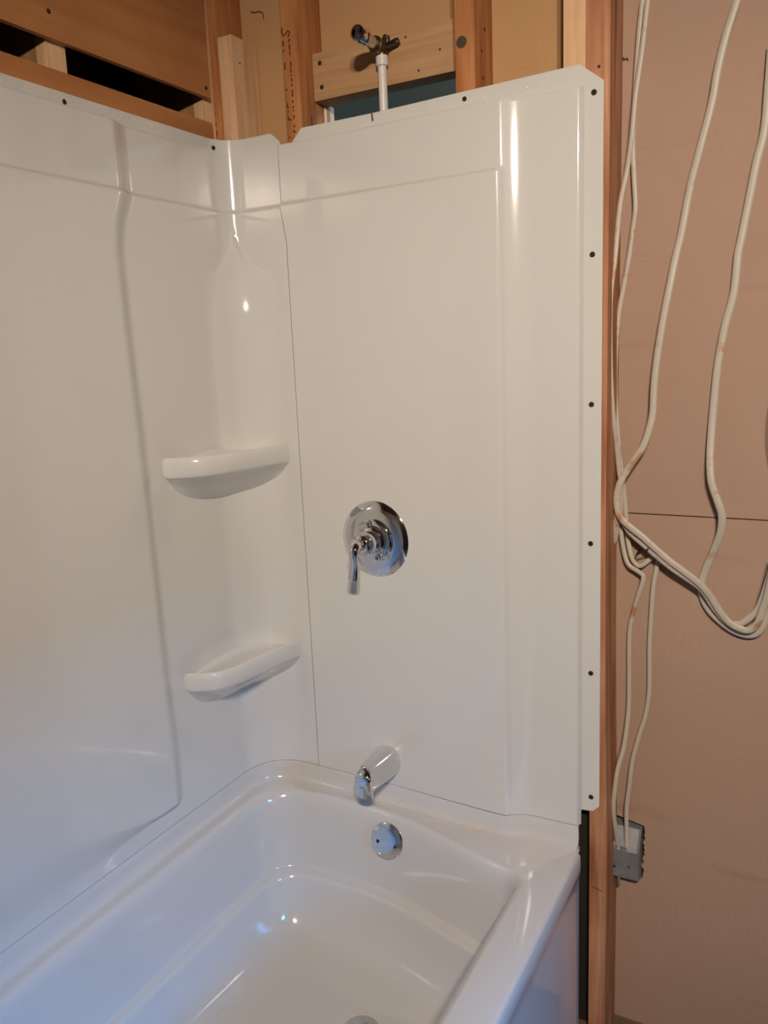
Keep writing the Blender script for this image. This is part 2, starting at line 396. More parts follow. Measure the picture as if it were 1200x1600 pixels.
t = board('blocking_board', (.1892, .060, 1.858), (.5195, SB, 1.947), M['pine_x'], 'pale yellow blocking nailed between studs, carrying the shower fitting', 'wood board', .0018)
for x, z in ((.207, 1.927), (.209, 1.882)): nail(t, (x, .060, z), (0, -1, 0), .0045)
for x, z in ((.40, 1.935), (.425, 1.872), (.47, 1.90)): nail(t, (x, .060, z), (0, -1, 0), .0022, 'torn_and_backing', 'knot')

# pen squiggle on the kraft paper
HK = [[(0.0157, 0.1, 2.0751), (0.0255, 0.1, 2.0706), (0.0356, 0.1, 2.0708), (0.0453, 0.1, 2.0675), (0.0481, 0.1, 2.0608), (0.0483, 0.1, 2.0533)], [(0.7947, 0.1, 1.8345), (0.797, 0.1, 1.828)], [(0.8012, 0.1, 1.8322), (0.8035, 0.1, 1.8267)], [(0.7959, 0.1, 1.8312), (0.8024, 0.1, 1.8295)]]
for ss, lab in ((HK[:1], 'small dark hooked scribble on the paper wall between corner stud and stamped stud'), (HK[1:], 'tiny dark H-shaped mark on the paper wall beside the tall orange stud')):
    o = MB()
    for s in ss: o.tube([(p[0], WALL_Y-.0003, p[2]) for p in s], .0013, 6, ry=.0004, side=(0, 1, 0))
    props(o.build('pen_mark', M['torn_and_backing']), lab, 'mark')


# ------------------------------------------------------------------ surround, long panel with rounded corner return
def yb(z):
    return interp(z, [.45, .498, .588, .758, .982, 1.195, 1.409, 1.544, 1.60, 1.623, 1.657, 1.772],
                  [-.310, -.308, -.306, -.312, -.314, -.316, -.322, -.323, -.318, -.312, -.300, -.300])
def h_long(y, z):
    dx = yb(z)-y; dz = z-.462; rc = .035
    wz = sm((z-1.56)/.10)
    w = .045 + .008*wz
    wb = .016+.10*sm((-y-.36)/.30)
    dz = dz*w/wb
    d = rc-math.hypot(rc-dx, rc-dz) if (dx < rc and dz < rc) else min(dx, dz)
    d += w*(.22+.22*wz)
    h = .016*sm(d/w)
    h += .006*(1-sm((z-1.652)/.008))
    return h
def rad(z):
    return .045 + .060*sm((1.60-z)/.16)
def h_end(x, z):
    h = .017*min(1, sm((x-.15)/.60)*1.25)
    u = max(0.0, min(1.0, (x-.611)/.056)); a_, b_ = .08, .72; tot = 1-a_/2-b_/2
    F = u*u/(2*a_) if u < a_ else (a_/2+u-a_ if u < 1-b_ else tot-(1-u)**2/(2*b_))
    h *= 1-F/tot
    h += .006*(1-sm((z-1.655)/.008))*(1-sm((x-.606)/.014))
    return h
RM = .12
def xseam(z): return interp(z, [1.585, 1.655], [.1445, .1335])
def corner_row(z, back=0.0):
    """points of the long panel at height z, from the far end to the seam; back pushes the surface into the wall"""
    pts = []
    ys = []
    y = -1.515
    while y < -RM-1e-6:
        ys.append(y)
        if -.42 < y < -.24: y += .0025
        elif y < -.5: y += .02
        else: y += .006
    for y in ys:
        h = h_long(y, z) if not back else 0
        pts.append((h-back, y, z))
    r = rad(z)
    if back: r = r+back
    hc = 0.006*(1-sm((z-1.652)/.008)) if not back else 0
    L1 = RM-(r-back); La = r*math.pi/2; L2 = RM-(r-back); T = L1+La+L2; n = 46
    for i in range(n+1):
        s = T*i/n
        if s < L1: x, y = -back, -RM+s; nx, ny = 1, 0
        elif s < L1+La:
            a = (s-L1)/r; cx_, cy_ = r-back, -(r-back)
            x, y = cx_-r*math.cos(a), cy_+r*math.sin(a); nx, ny = math.cos(a), -math.sin(a)
        else: x, y = r-back+(s-L1-La), back; nx, ny = 0, -1
        sc = abs(s-T/2)
        arc = 1.522+.10*math.exp(-sc/.030)
        hh = hc + (.0058*sm((arc-z)/.022)*(1-sm((sc/(T/2)-.30)/.68))*sm((z-.50)/.15) if not back else 0)
        pts.append((x+nx*hh, y+ny*hh, z))
    xe = xseam(z)
    for k in range(1, 5):
        x = RM+(xe-RM)*k/4
        pts.append((x, back-hc, z))
    return pts
zs = []
z = .4228
while z < 1.771:
    zs.append(z)
    z += .0022 if (1.640 < z < 1.672 or .448 < z < .482) else (.008 if z < 1.42 or z > 1.61 else .005)
zs.append(1.7705)
t = thing('bathtub_surround_panel', (0, -.76, .42), 'long white surround panel on the left wall with its rounded corner', 'shower surround')
PANEL_A = t
rows = [corner_row(zs[0], .009)] + [corner_row(z) for z in zs]
mb = MB()
rows.append([(p[0]-.0015 if p[1] < -RM else p[0], p[1], 1.7725) for p in corner_row(1.7705)])
rows.append(corner_row(1.7730, .0088))
def flange_row(z, back, cut):
    out = []
    for p in corner_row(1.765, back):
        out.append((p[0], p[1], z if p[0] < .105 or p[1] < -.02 else z-cut*(p[0]-.112)/.028 if p[0] > .112 else z))
    return out
rows.append(flange_row(1.800, .0088, .024))
rows.append(flange_row(1.800, .0115, .024))
mb.rings(rows, closed=False)
# thickness behind the seam edge
def dimple(mb, p, axis, r=.0022):
    mb.lathe(p, axis, [(r, -.0005), (r*.8, .0007), (r*.35, .0012)], 8, cap0=False)
for i in range(60):
    dimple(mb, (-.0088, -.07-i*.016, 1.791 if i % 2 else 1.7895), (1, 0, 0), .0018)
mb.build('panel_shell', M['acrylic'], t)
def screw(parent, p, axis, r=.0042):
    a = Vector(axis)
    o = MB().lathe(p, axis, [(r*.6, -.014), (r*.6, -.001), (r, 0), (r, .0008), (r*.8, .0018), (r*.45, .0018), (r*.3, .0006)], 16).build('screw', M['dark_steel'], parent)
    MB().lathe(Vector(p)+a*.0019, axis, [(r*.42, -.0006), (r*.42, .0002)], 4).build('screw_recess', M['recess'], o)
    return o
for y, z in ((-.405, 1.7855), (-.81, 1.787), (-1.22, 1.787)): screw(t, (-.0088, y, z), (1, 0, 0))
screw(t, (-.006, -.030, 1.783), Vector((.9, -.44, 0)).normalized())

# corner shelves ------------------------------------------------------------
def shelf(parent, z0, spec, name='corner_shelf'):
    outer = catmull([(p[0], p[1], 0) for p in spec], 22)
    n = len(outer)
    r = rad(z0)
    inner = []
    # wall line matched to outer line
    A, B = .262, .116
    L1 = A-r; La = r*math.pi/2; L2 = B-r; T = L1+La+L2
    for i in range(n):
        s = T*i/(n-1)
        if s < L1: x, y = .003, -A+s
        elif s < L1+La:
            a = (s-L1)/r; x, y = r-(r-.003)*math.cos(a), -r+(r-.003)*math.sin(a)
        else: x, y = r+(s-L1-La), -.003
        inner.append(Vector((x, y, 0)))
    prof = [(-.02, -.090), (.03, -.088), (.15, -.081), (.35, -.066), (.55, -.050), (.72, -.038), (.84, -.030), (.91, -.0250), (.955, -.0226), (.985, -.018), (1.003, -.009),
            (1.008, 0), (1.0, .009), (.975, .0155), (.94, .0180), (.905, .0165), (.88, .0125), (.86, .0085), (.83, .0055), (.75, .004), (.45, .003), (.22, .004), (.10, .009), (.03, .018), (-.02, .032)]
    prof = [(p.x, p.y) for p in catmull([(a_, b_, 0) for a_, b_ in prof], 4)]
    rings = []
    for s, dz in prof:
        ring = []
        for i in range(n):
            u = i/(n-1)
            e = min(1, min(u, 1-u)/.14); e = math.sqrt(max(0, 1-(1-e)**2))
            o_ = outer[i]; q = inner[i]
            if dz < -.0226: k = -.0225*(.08+.92*e) + (dz+.0225)*(.05+.95*math.sin(math.pi*u)**.45)
            elif s > .87 and dz < 0: k = dz*(.08+.92*e)
            elif s > .87: k = dz*(.15+.85*e)
            else: k = dz
            p = q.lerp(o_, 1+(s-1) if s < .9 else .9+(s-.9)*(.5+.5*e))
            ring.append((p.x, p.y, z0+k))
        rings.append(ring)
    mb = MB().rings(rings, closed=False)
    return mb.build(name, M['acrylic'], parent, angle=70)
SP = [(.003, -.274), (.018, -.270), (.048, -.255), (.078, -.228), (.095, -.180), (.104, -.115), (.112, -.050), (.117, -.012), (.120, -.003)]
SP2 = [(.003, -.268), (.018, -.266), (.046, -.256), (.070, -.240), (.083, -.215), (.090, -.175), (.098, -.110), (.107, -.050), (.114, -.012), (.118, -.003)]
s_ = shelf(t, 1.152, SP); s_['label'] = 'upper moulded corner shelf with rounded front rail'
s_ = shelf(t, .708, SP2); s_['label'] = 'lower moulded corner shelf with rounded front rail'

# ------------------------------------------------------------------ surround, plumbing wall panel
t = thing('bathtub_surround_panel', (.45, 0, .42), 'white surround panel on the plumbing wall with screwed right flange', 'shower surround')
xs = []
x = 0
base = [0, .004, .010]
xcols = [.0012, .003]
x = .010
while x < .600: xcols.append(x); x += .012
x = .600
cols_r = []
while x < .672: cols_r.append(x); x += .0022
cols_r += [.675, .69, .705, .72, .735, .742, .7455]
rows = []
zz = []
z = .4228
while z < 1.7705:
    zz.append(z); z += .0022 if 1.643 < z < 1.668 else (.006 if 1.57 < z < 1.66 else .014)
zz.append(1.7705)
def end_row(z, back=None, zz_=None):
    out = []; x0 = xseam(z)+.0023
    f = .60-x0
    lst = [x0, x0+.002] + [x0+f*k/42 for k in range(1, 42)] + cols_r
    zo = z if zz_ is None else zz_
    for x in lst:
        out.append((x, (-h_end(x, z)-.002) if back is None else back, zo))
    # right edge ramp
    if back is None:
        for dx, dy in ((.7480, .0005), (.7505, .0045), (.7530, .0092)): out.append((dx, dy-.001, zo))
    else:
        for dx in (.7480, .7505, .7530): out.append((dx, back, zo))
    return out
rows.append(end_row(zz[0], .0095))
for z in zz: rows.append(end_row(z))
rows.append([(p[0], p[1]+.0015 if p[1] < .003 else p[1], 1.7728) for p in end_row(1.7705)])
rows.append(end_row(1.7735, .0095, 1.7735))
mb = MB().rings(rows, closed=False)
# left edge returned into the wall
lft = [(r[0][0], r[0][1], r[0][2]) for r in rows[1:-2]]
mb.rings([lft, [(p[0]+.0005, .006, p[2]) for p in lft]], closed=False)
# flange: one bent plate round the top and right edge with clipped corners
fl = [(.158, 1.7705), (.187, 1.7985), (.350, 1.7990), (.745, 1.8085), (.785, 1.7770), (.786, 1.17), (.7880, .469), (.7755, .4555), (.7525, .4535), (.7525, 1.7705)]
k = len(mb.v)
yf, yk = .0088, .0118
n = len(fl)
mb.v += [(x, yf, z) for x, z in fl]+[(x, yk, z) for x, z in fl]
mb.f.append(tuple(k+i for i in (0, 1, 2, 3, 4, 9)))
mb.f.append(tuple(k+i for i in (4, 5, 6, 7, 8, 9)))
for i in range(n): mb.f.append((k+i, k+(i+1) % n, k+n+(i+1) % n, k+n+i))
for i in range(8):
    dimple(mb, (.555+i*.0195, yf, 1.786+i*.0006), (0, -1, 0), .0020)
for i in range(7):
    dimple(mb, (.20+i*.0195, yf, 1.7825), (0, -1, 0), .0012)
mb.build('panel_shell', M['acrylic'], t)
for x, z in ((.538, 1.791), (.769, 1.761), (.768, 1.503), (.768, 1.247), (.768, .993), (.770, .741), (.772, .485)): screw(t, (x, yf, z), (0, -1, 0), .0048 if z < 1.78 else .0042)
o = strokes(t, [[(.3486, 0, 1.7985), (.3490, 0, 1.792), (.3500, 0, 1.7844)]], yf-.0003, .0016, 'black', 'pen_mark')
strokes(t, [[(.170, 0, 1.776), (.1702, 0, 1.7735)]], yf-.0003, .0013, 'black', 'pen_mark')

# ------------------------------------------------------------------ bathtub
def tub():
    t = thing('bathtub', (.38, -.76, 0), 'white alcove bathtub below the surround, with a long front rim', 'bathtub')
    YE = -1.515
    def loop(x0, x1, yb_, yf_, rs, n_side=40, n_c=14, bow=None):
        """clockwise seen from above starting on the long wall side: A (x0, going +y), B (end, going +x), C (front, going -y), D (far end)"""
        rA, rB, rC, rD = rs     # corners A/B, B/C, C/D, D/A
        out = []
        def arc(cx, cy, r, a0):
            return [(cx+r*math.cos(a0-math.pi/2*k/n_c), cy+r*math.sin(a0-math.pi/2*k/n_c)) for k in range(1, n_c)]
        def line(a, b, n):
            return [(a[0]+(b[0]-a[0])*k/n, a[1]+(b[1]-a[1])*k/n) for k in range(n+1)]
        out += [(p, 'A') for p in line((x0, yf_+rD), (x0, yb_-rA), n_side)]
        out += [(p, 'AB') for p in arc(x0+rA, yb_-rA, rA, math.pi)]
        out += [(p, 'B') for p in line((x0+rA, yb_), (x1-rB, yb_), n_side)]
        out += [(p, 'BC') for p in arc(x1-rB, yb_-rB, rB, math.pi/2)]
        out += [(p, 'C') for p in line((x1, yb_-rB), (x1, yf_+rC), n_side)]
        out += [(p, 'CD') for p in arc(x1-rC, yf_+rC, rC, 0)]
        out += [(p, 'D') for p in line((x1-rC, yf_), (x0+rD, yf_), n_side)]
        out += [(p, 'DA') for p in arc(x0+rD, yf_+rD, rD, -math.pi/2)]
        return out
    def ring(off, z_wall, x1, z_front, rw):
        L = loop(off, x1, -off, YE+off, (max(rw-off, .02), .004, .004, .06))
        out = []
        for (x, y), tag in L:
            front = tag == 'C'
            if tag == 'BC' or tag == 'CD': z = z_front if x > x1-.0025 else z_wall
            elif tag in ('B', 'D'): z = z_wall
            else: z = z_front if front else z_wall
            yy = y
            if tag in ('B',): yy = y - h_end(x, 1.0)*sm((.72-x)/.03)*.62*(1-max(off, 0)/.05)
            out.append((x, yy, z))
        return out
    rings = []
    rings.append(ring(-.008, .455, .7515, .372, .105))
    rings.append(ring(-.008, .4195, .7515, .372, .105))
    rings.append(ring(.0015, .4200, .7520, .3725, .105))
    rings.append(ring(.0030, .4180, .7530, .3735, .105))
    rings.append(ring(.0050, .4000, .7545, .3745, .105))
    rings.append(ring(.0080, .3880, .7540, .3750, .104))
    rings.append(ring(.0130, .3800, .7520, .3755, .102))
    rings.append(ring(.0200, .3765, .7490, .3758, .098))
    # basin loops
    def bloop(x0, x1, yb_, yf_, r, z, fn=None):
        L = loop(x0, x1, yb_, yf_, r)
        out = []
        for (x, y), tag in L:
            if fn: y = y + fn(x, y, tag)
            out.append((x, y, z))
        return out
    def bow(x, y, tag):
        if y < -.5: return 0
        b = 0.030*(abs(x-.26)/.26 if x < .26 else 0)**2
        b += .088*sm((x-.26)/.46)**1.25*(1 if x > .26 else 0)
        k = 1 if tag in ('B', 'AB', 'BC') else sm((y+.5)/.4)
        return -b*k
    XI = .684
    for ins, z in ((-.006, .3757), (.0, .3740), (.005, .3700), (.010, .3620), (.014, .348), (.021, .30), (.029, .235), (.0320, .2075), (.0335, .2035), (.037, .2012), (.050, .1990), (.0535, .1965), (.0555, .190), (.060, .160), (.070, .120), (.088, .090), (.120, .071), (.165, .063), (.215, .060), (.26, .0585), (.30, .058), (.3185, .058)):
        x0 = .036+ins if ins < .2 else .036+ins
        x1 = XI-ins
        rr = max(.085-ins*.25, .004) if ins < .2 else max(.045-(ins-.2)*.5, .0015)
        if (x1-x0)/2 < rr: rr = max((x1-x0)/2-.0002, .0002)
        lng = interp(ins, [0, .05, .088, .165, .3185], [0, .05, .10, .16, .215])
        back = interp(z, [.06, .2, .37], [-.20, -.05, 0])
        rings.append(bloop(x0, x1, -.036-lng, YE+.10+lng*1.6, (rr, max(rr*.45, .001), rr, rr), z, bow if ins < .2 else (lambda x, y, t_: bow(x, y, t_)*max(0, 1-(ins-.2)/.1))))
    mb = MB().rings(rings, closed=True, cap1=True)
    mb.build('tub_shell', M['tub'], t, angle=60)
    # apron: flat skirt with a turned rim lip
    a = MB()
    prof = [(.752, .3725), (.7565, .3715), (.7585, .368), (.7588, .338), (.7580, .330), (.7565, .322), (.7560, .300), (.7560, .0), (.7560, -.069), (.735, -.069)]
    ys = [-.014, -.017, -.03, -.2, -.5, -.9, -1.2, -1.495]
    rr = []
    for x, z in prof: rr.append([(x-(.004 if (y == -.014) else 0), y, z) for y in ys])
    a.rings(rr, closed=False)
    a.rings([[(p[0][0], -.014, p[0][2]) for p in rr], [(.70, -.012, p[0][2]) for p in rr]], closed=False)
    a.build('apron', M['tub'], t)
    return t
tub()

# ------------------------------------------------------------------ drain
t = thing('tub_drain', (.405, -.295, .0585), 'round chrome drain on the tub floor, cut by the lower edge', 'drain')
MB().lathe((.405, -.295, .0585), (0, 0, 1), [(.030, -.001), (.036, .0005), (.037, .003), (.034, .0055), (.027, .0058), (.025, .002)], 40).build('drain_flange', M['satin'], t)
MB().lathe((.405, -.295, .0585), (0, 0, 1), [(.004, .002), (.004, .009), (.0225, .010), (.0235, .013), (.021, .0165), (.012, .019), (.002, .0195)], 36).build('stopper', M['satin'], t)

# ------------------------------------------------------------------ overflow plate
OC = Vector((.3515, -.060, .3185)); OA = Vector((0, -1, .24)).normalized()
t = thing('overflow_plate', OC, 'round chrome overflow plate with two screws below the tub spout', 'overflow plate')
MB().lathe(OC, OA, [(.034, -.016), (.038, .000), (.0395, .004), (.0385, .0075), (.035, .0095), (.018, .0110), (.002, .0113)], 48).build('plate', M['chrome'], t)
for dx, dz in ((-.0195, -.004), (.0205, -.007)):
    p = OC + OA*.0095 + Vector((dx, 0, dz))
    o = MB().lathe(p, OA, [(.0062, -.002), (.0062, .001), (.0048, .0024), (.002, .0026)], 18).build('screw', M['satin'], t)
    MB().lathe(p+OA*.0026, OA, [(.0040, -.0005), (.0040, .0003)], 6).build('screw_recess', M['recess'], o)

# ------------------------------------------------------------------ tub spout
def spout():
    B = Vector((.334, -.014, .484))
    t = thing('tub_spout', B, 'chrome tub spout with a pull-up diverter, sticking out over the tub rim', 'tub spout')
    # stations along -y: (y, centre z, half width, top half height, bottom half height)
    st = [(.012, .484, .029, .029, .031), (-.013, .484, .0305, .0305, .032), (-.018, .484, .0308, .0308, .033), (-.040, .4845, .0298, .0302, .033), (-.070, .4855, .0270, .0285, .031), (-.095, .4865, .0235, .0265, .030), (-.110, .4870, .0212, .0245, .033), (-.120, .4865, .0200, .0215, .0345), (-.1260, .4855, .0192, .0180, .0340), (-.1290, .484, .0180, .0140, .0320), (-.1305, .482, .0150, .0085, .028), (-.1308, .480, .0090, .0030, .020)]
    rings = []
    for y, zc, hw, ht, hb in st:
        ring = []
        for k in range(36):
            a = 2*math.pi*k/36; c, s = math.cos(a), math.sin(a)
            e = .85 if s > 0 else .62
            sx = math.copysign(abs(c)**e, c); sz = math.copysign(abs(s)**(e if s < 0 else .95), s)
            yy = y
            if s < 0 and y < -.1: yy = y + .003*abs(s)
            ring.append((B.x+hw*sx, yy, zc+(ht*sz if s > 0 else hb*sz)))
        rings.append(ring)
    MB().rings(rings, True, True, True).build('spout_body', M['chrome'], t, angle=50)
    # nozzle skirt turned down at the front
    rr = []
    for z, rx, ry_, cy in ((.474, .0188, .0125, -.1185), (.460, .0188, .0130, -.1182), (.4500, .0188, .0130, -.1180), (.4490, .0168, .0112, -.1180), (.4600, .0158, .0102, -.1180)):
        rr.append([(B.x+rx*math.cos(2*math.pi*k/28), cy+ry_*math.sin(2*math.pi*k/28), z) for k in range(28)])
    MB().rings(rr, True, False, True).build('nozzle', M['chrome'], t)
    kx, ky, kz = .332, -.1155, .5060
    MB().lathe((kx, ky, kz-.004), (0, 0, 1), [(.0030, 0), (.0030, .008), (.0060, .0085), (.0072, .0110), (.0068, .0135), (.005, .0152), (.002, .0157)], 24).build('diverter_knob', M['chrome'], t)
spout()

# ------------------------------------------------------------------ shower valve
def valve():
    V = Vector((.3285, -.0112, .9745))
    t = thing('shower_valve_trim', V, 'round chrome shower valve plate with a single lever handle', 'shower valve')
    MB().lathe(V, (0, -1, 0), [(.070, -.006), (.080, -.002), (.0810, .0008), (.0800, .0025), (.0765, .0050), (.0700, .0085), (.0620, .0115), (.0600, .0118), (.050, .0128), (.0450, .0132)], 72).build('escutcheon', M['chrome'], t, angle=30)
    MB().lathe(V, (0, -1, 0), [(.0455, .010), (.0455, .0135), (.0445, .0160), (.0415, .0185), (.0380, .0195), (.0330, .0200), (.0310, .0260), (.0300, .030), (.0270, .0320), (.0245, .0325), (.0240, .050), (.0230, .052), (.02, .053)], 56).build('collar', M['chrome'], t)
    # two cover screws on the collar
    for a in (R(100), R(-72)):
        p = V + Vector((.0365*math.cos(a), -.0195, .0365*math.sin(a)))
        o = MB().lathe(p, (0, -1, 0), [(.0075, -.004), (.0075, .0012), (.0065, .0024), (.0045, .0026), (.0038, .0010)], 20).build('cover_screw', M['chrome'], t)
        q = MB().box(p+Vector((-.0035, -.0022, -.0006)), p+Vector((.0035, -.0012, .0006))).box(p+Vector((-.0006, -.0022, -.0035)), p+Vector((.0006, -.0012, .0035))).build('screw_recess', M['recess'], o)
    hub = MB().lathe(V, (0, -1, 0), [(.018, .048), (.0195, .050), (.0200, .0560), (.0190, .0575), (.0190, .0600), (.0215, .0615), (.0220, .0680), (.0205, .0700), (.0175, .0710), (.0150, .0700), (.001, .0700)], 48).build('handle_hub', M['chrome'], t)
    # lever: leaves the hub front, arches out and hangs down, flattened paddle
    P = [(V.x, V.y-.066, V.z+.003), (V.x-.001, V.y-.080, V.z+.003), (V.x-.002, V.y-.0905, V.z-.004), (V.x-.004, V.y-.0910, V.z-.020), (V.x-.0065, V.y-.0865, V.z-.036), (V.x-.0085, V.y-.0855, V.z-.050), (V.x-.0100, V.y-.0870, V.z-.063), (V.x-.0108, V.y-.0885, V.z-.070)]
    C_ = catmull(P, 6); n = len(C_)
    w = [interp(i/(n-1), [0, .15, .3, .45, .65, .85, .95, 1], [.0125, .0125, .0110, .0092, .0100, .0112, .0095, .0040]) for i in range(n)]
    d = [interp(i/(n-1), [0, .15, .3, .45, .65, .85, .95, 1], [.0110, .0100, .0080, .0060, .0048, .0040, .0034, .0015]) for i in range(n)]
    MB().tube(C_, w, 20, ry=d, side=(0, -1, 0)).build('lever', M['chrome'], t, angle=60)
valve()

# ------------------------------------------------------------------ shower drop-ear elbow, nipple and pipe
def shower():
    E = Vector((.355, .046, 1.921))
    t = thing('shower_pipe', (E.x, E.y, 1.50), 'capped shower stub and dark fitting on the pale blocking with white riser pipe', 'plumbing pipe')
    el = MB()
    el.lathe((E.x, E.y, E.z), (0, 0, -1), [(.003, -.014), (.010, -.012), (.0125, -.006), (.0130, .006), (.0120, .014)], 24)
    el.lathe((E.x, E.y, E.z), (0, -1, 0), [(.012, -.012), (.0125, .004), (.0135, .014), (.0145, .018), (.0145, .026), (.0125, .027)], 24)
    el.build('drop_ear_elbow', M['brass'], t)
    for dx, dz in ((.028, .008), (.006, .020)):
        o = MB()
        p0 = Vector((E.x+dx*.3, .054, E.z+dz*.3)); p1 = Vector((E.x+dx, .056, E.z+dz))
        o.tube([p0, p0.lerp(p1, .5), p1, p1+(p1-p0)*.25], [.008, .0080, .0085, .006], 14, ry=[.004]*4, side=(0, 1, 0))
        ear = o.build('mounting_ear', M['brass'], t)
        MB().lathe(p1+Vector((0, -.004, 0)), (0, -1, 0), [(.0045, -.002), (.0045, .002), (.003, .0028)], 14).build('screw', M['dark_steel'], ear)
    y0 = E.y-.022
    MB().lathe((E.x, y0, E.z), (0, -1, 0), [(.0105, -.004), (.0105, .048)], 24).build('nipple', M['satin'], t)
    thr = [(.0108, .0)]
    for i in range(5): thr += [(.0122, .0012+i*.0026), (.0108, .0024+i*.0026)]
    MB().lathe((E.x, y0-.001, E.z), (0, -1, 0), thr, 24).build('thread', M['brass'], t)
    cap = MB().lathe((E.x, y0-.044, E.z), (0, -1, 0), [(.0108, -.004), (.0135, -.002), (.0140, .004), (.0128, .006), (.0128, .009), (.0145, .011), (.0145, .023), (.0135, .0265), (.0105, .0268), (.0100, .020), (.009, .008), (.002, .007)], 28)
    cap.build('coupling', M['chrome'], t)
    MB().lathe((E.x, y0-.0512, E.z), (0, -1, 0), [(.0098, 0), (.0098, .001)], 24).build('coupling_bore', M['recess'], t)
    pts = [(E.x, E.y, E.z-.010), (E.x, E.y, E.z-.030)]
    MB().lathe((E.x, E.y, E.z-.012), (0, 0, -1), [(.0095, 0), (.0118, .0005), (.0118, .019), (.0100, .0205), (.0086, .0205)], 24).build('crimp_sleeve', M['pex'], t)
    MB().tube([(E.x, E.y, E.z-.03), (E.x, E.y, 1.80), (E.x+.001, E.y, 1.50)], .0085, 20).build('riser_pipe', M['pex'], t)
shower()

# ------------------------------------------------------------------ electrical box
def ebox():
    t = thing('electrical_box', (.822, .085, .265), 'galvanised metal electrical box at the foot of the cables beside the stud', 'electrical box')
    x0, x1 = .7960, .8525
    prof = [(.140, .268), (.074, .281), (.0700, .285), (.0690, .346), (.0720, .350), (.095, .385), (.140, .390)]
    rr = [[(x0+.0015, y, z) for y, z in prof], [(x0, y, z) for y, z in prof], [(x1-.004, y, z) for y, z in prof], [(x1, y+.004 if y < .1 else y, z) for y, z in prof]]
    MB().rings(rr, closed=True, cap0=True, cap1=True).build('box_body', M['galv'], t, angle=25)
    MB().box((.8020, .0680, .3055), (.8075, .0695, .3085)).build('slot', M['recess'], t)
    MB().lathe((.8335, .0690, .313), (0, -1, 0), [(.0022, -.001), (.0022, .0005)], 10).build('slot', M['torn_and_backing'], t)
    MB().box((.8115, .0715, .262), (.8155, .0755, .284)).build('fixing_tab', M['galv'], t, bevel=.0004)
    for x in (.8035, .822):
        MB().tube([(x, .074, .352), (x, .0725, .344)], .0075, 12, ry=.005, side=(0, 1, 0)).build('cable_clamp', M['galv'], t)
ebox()

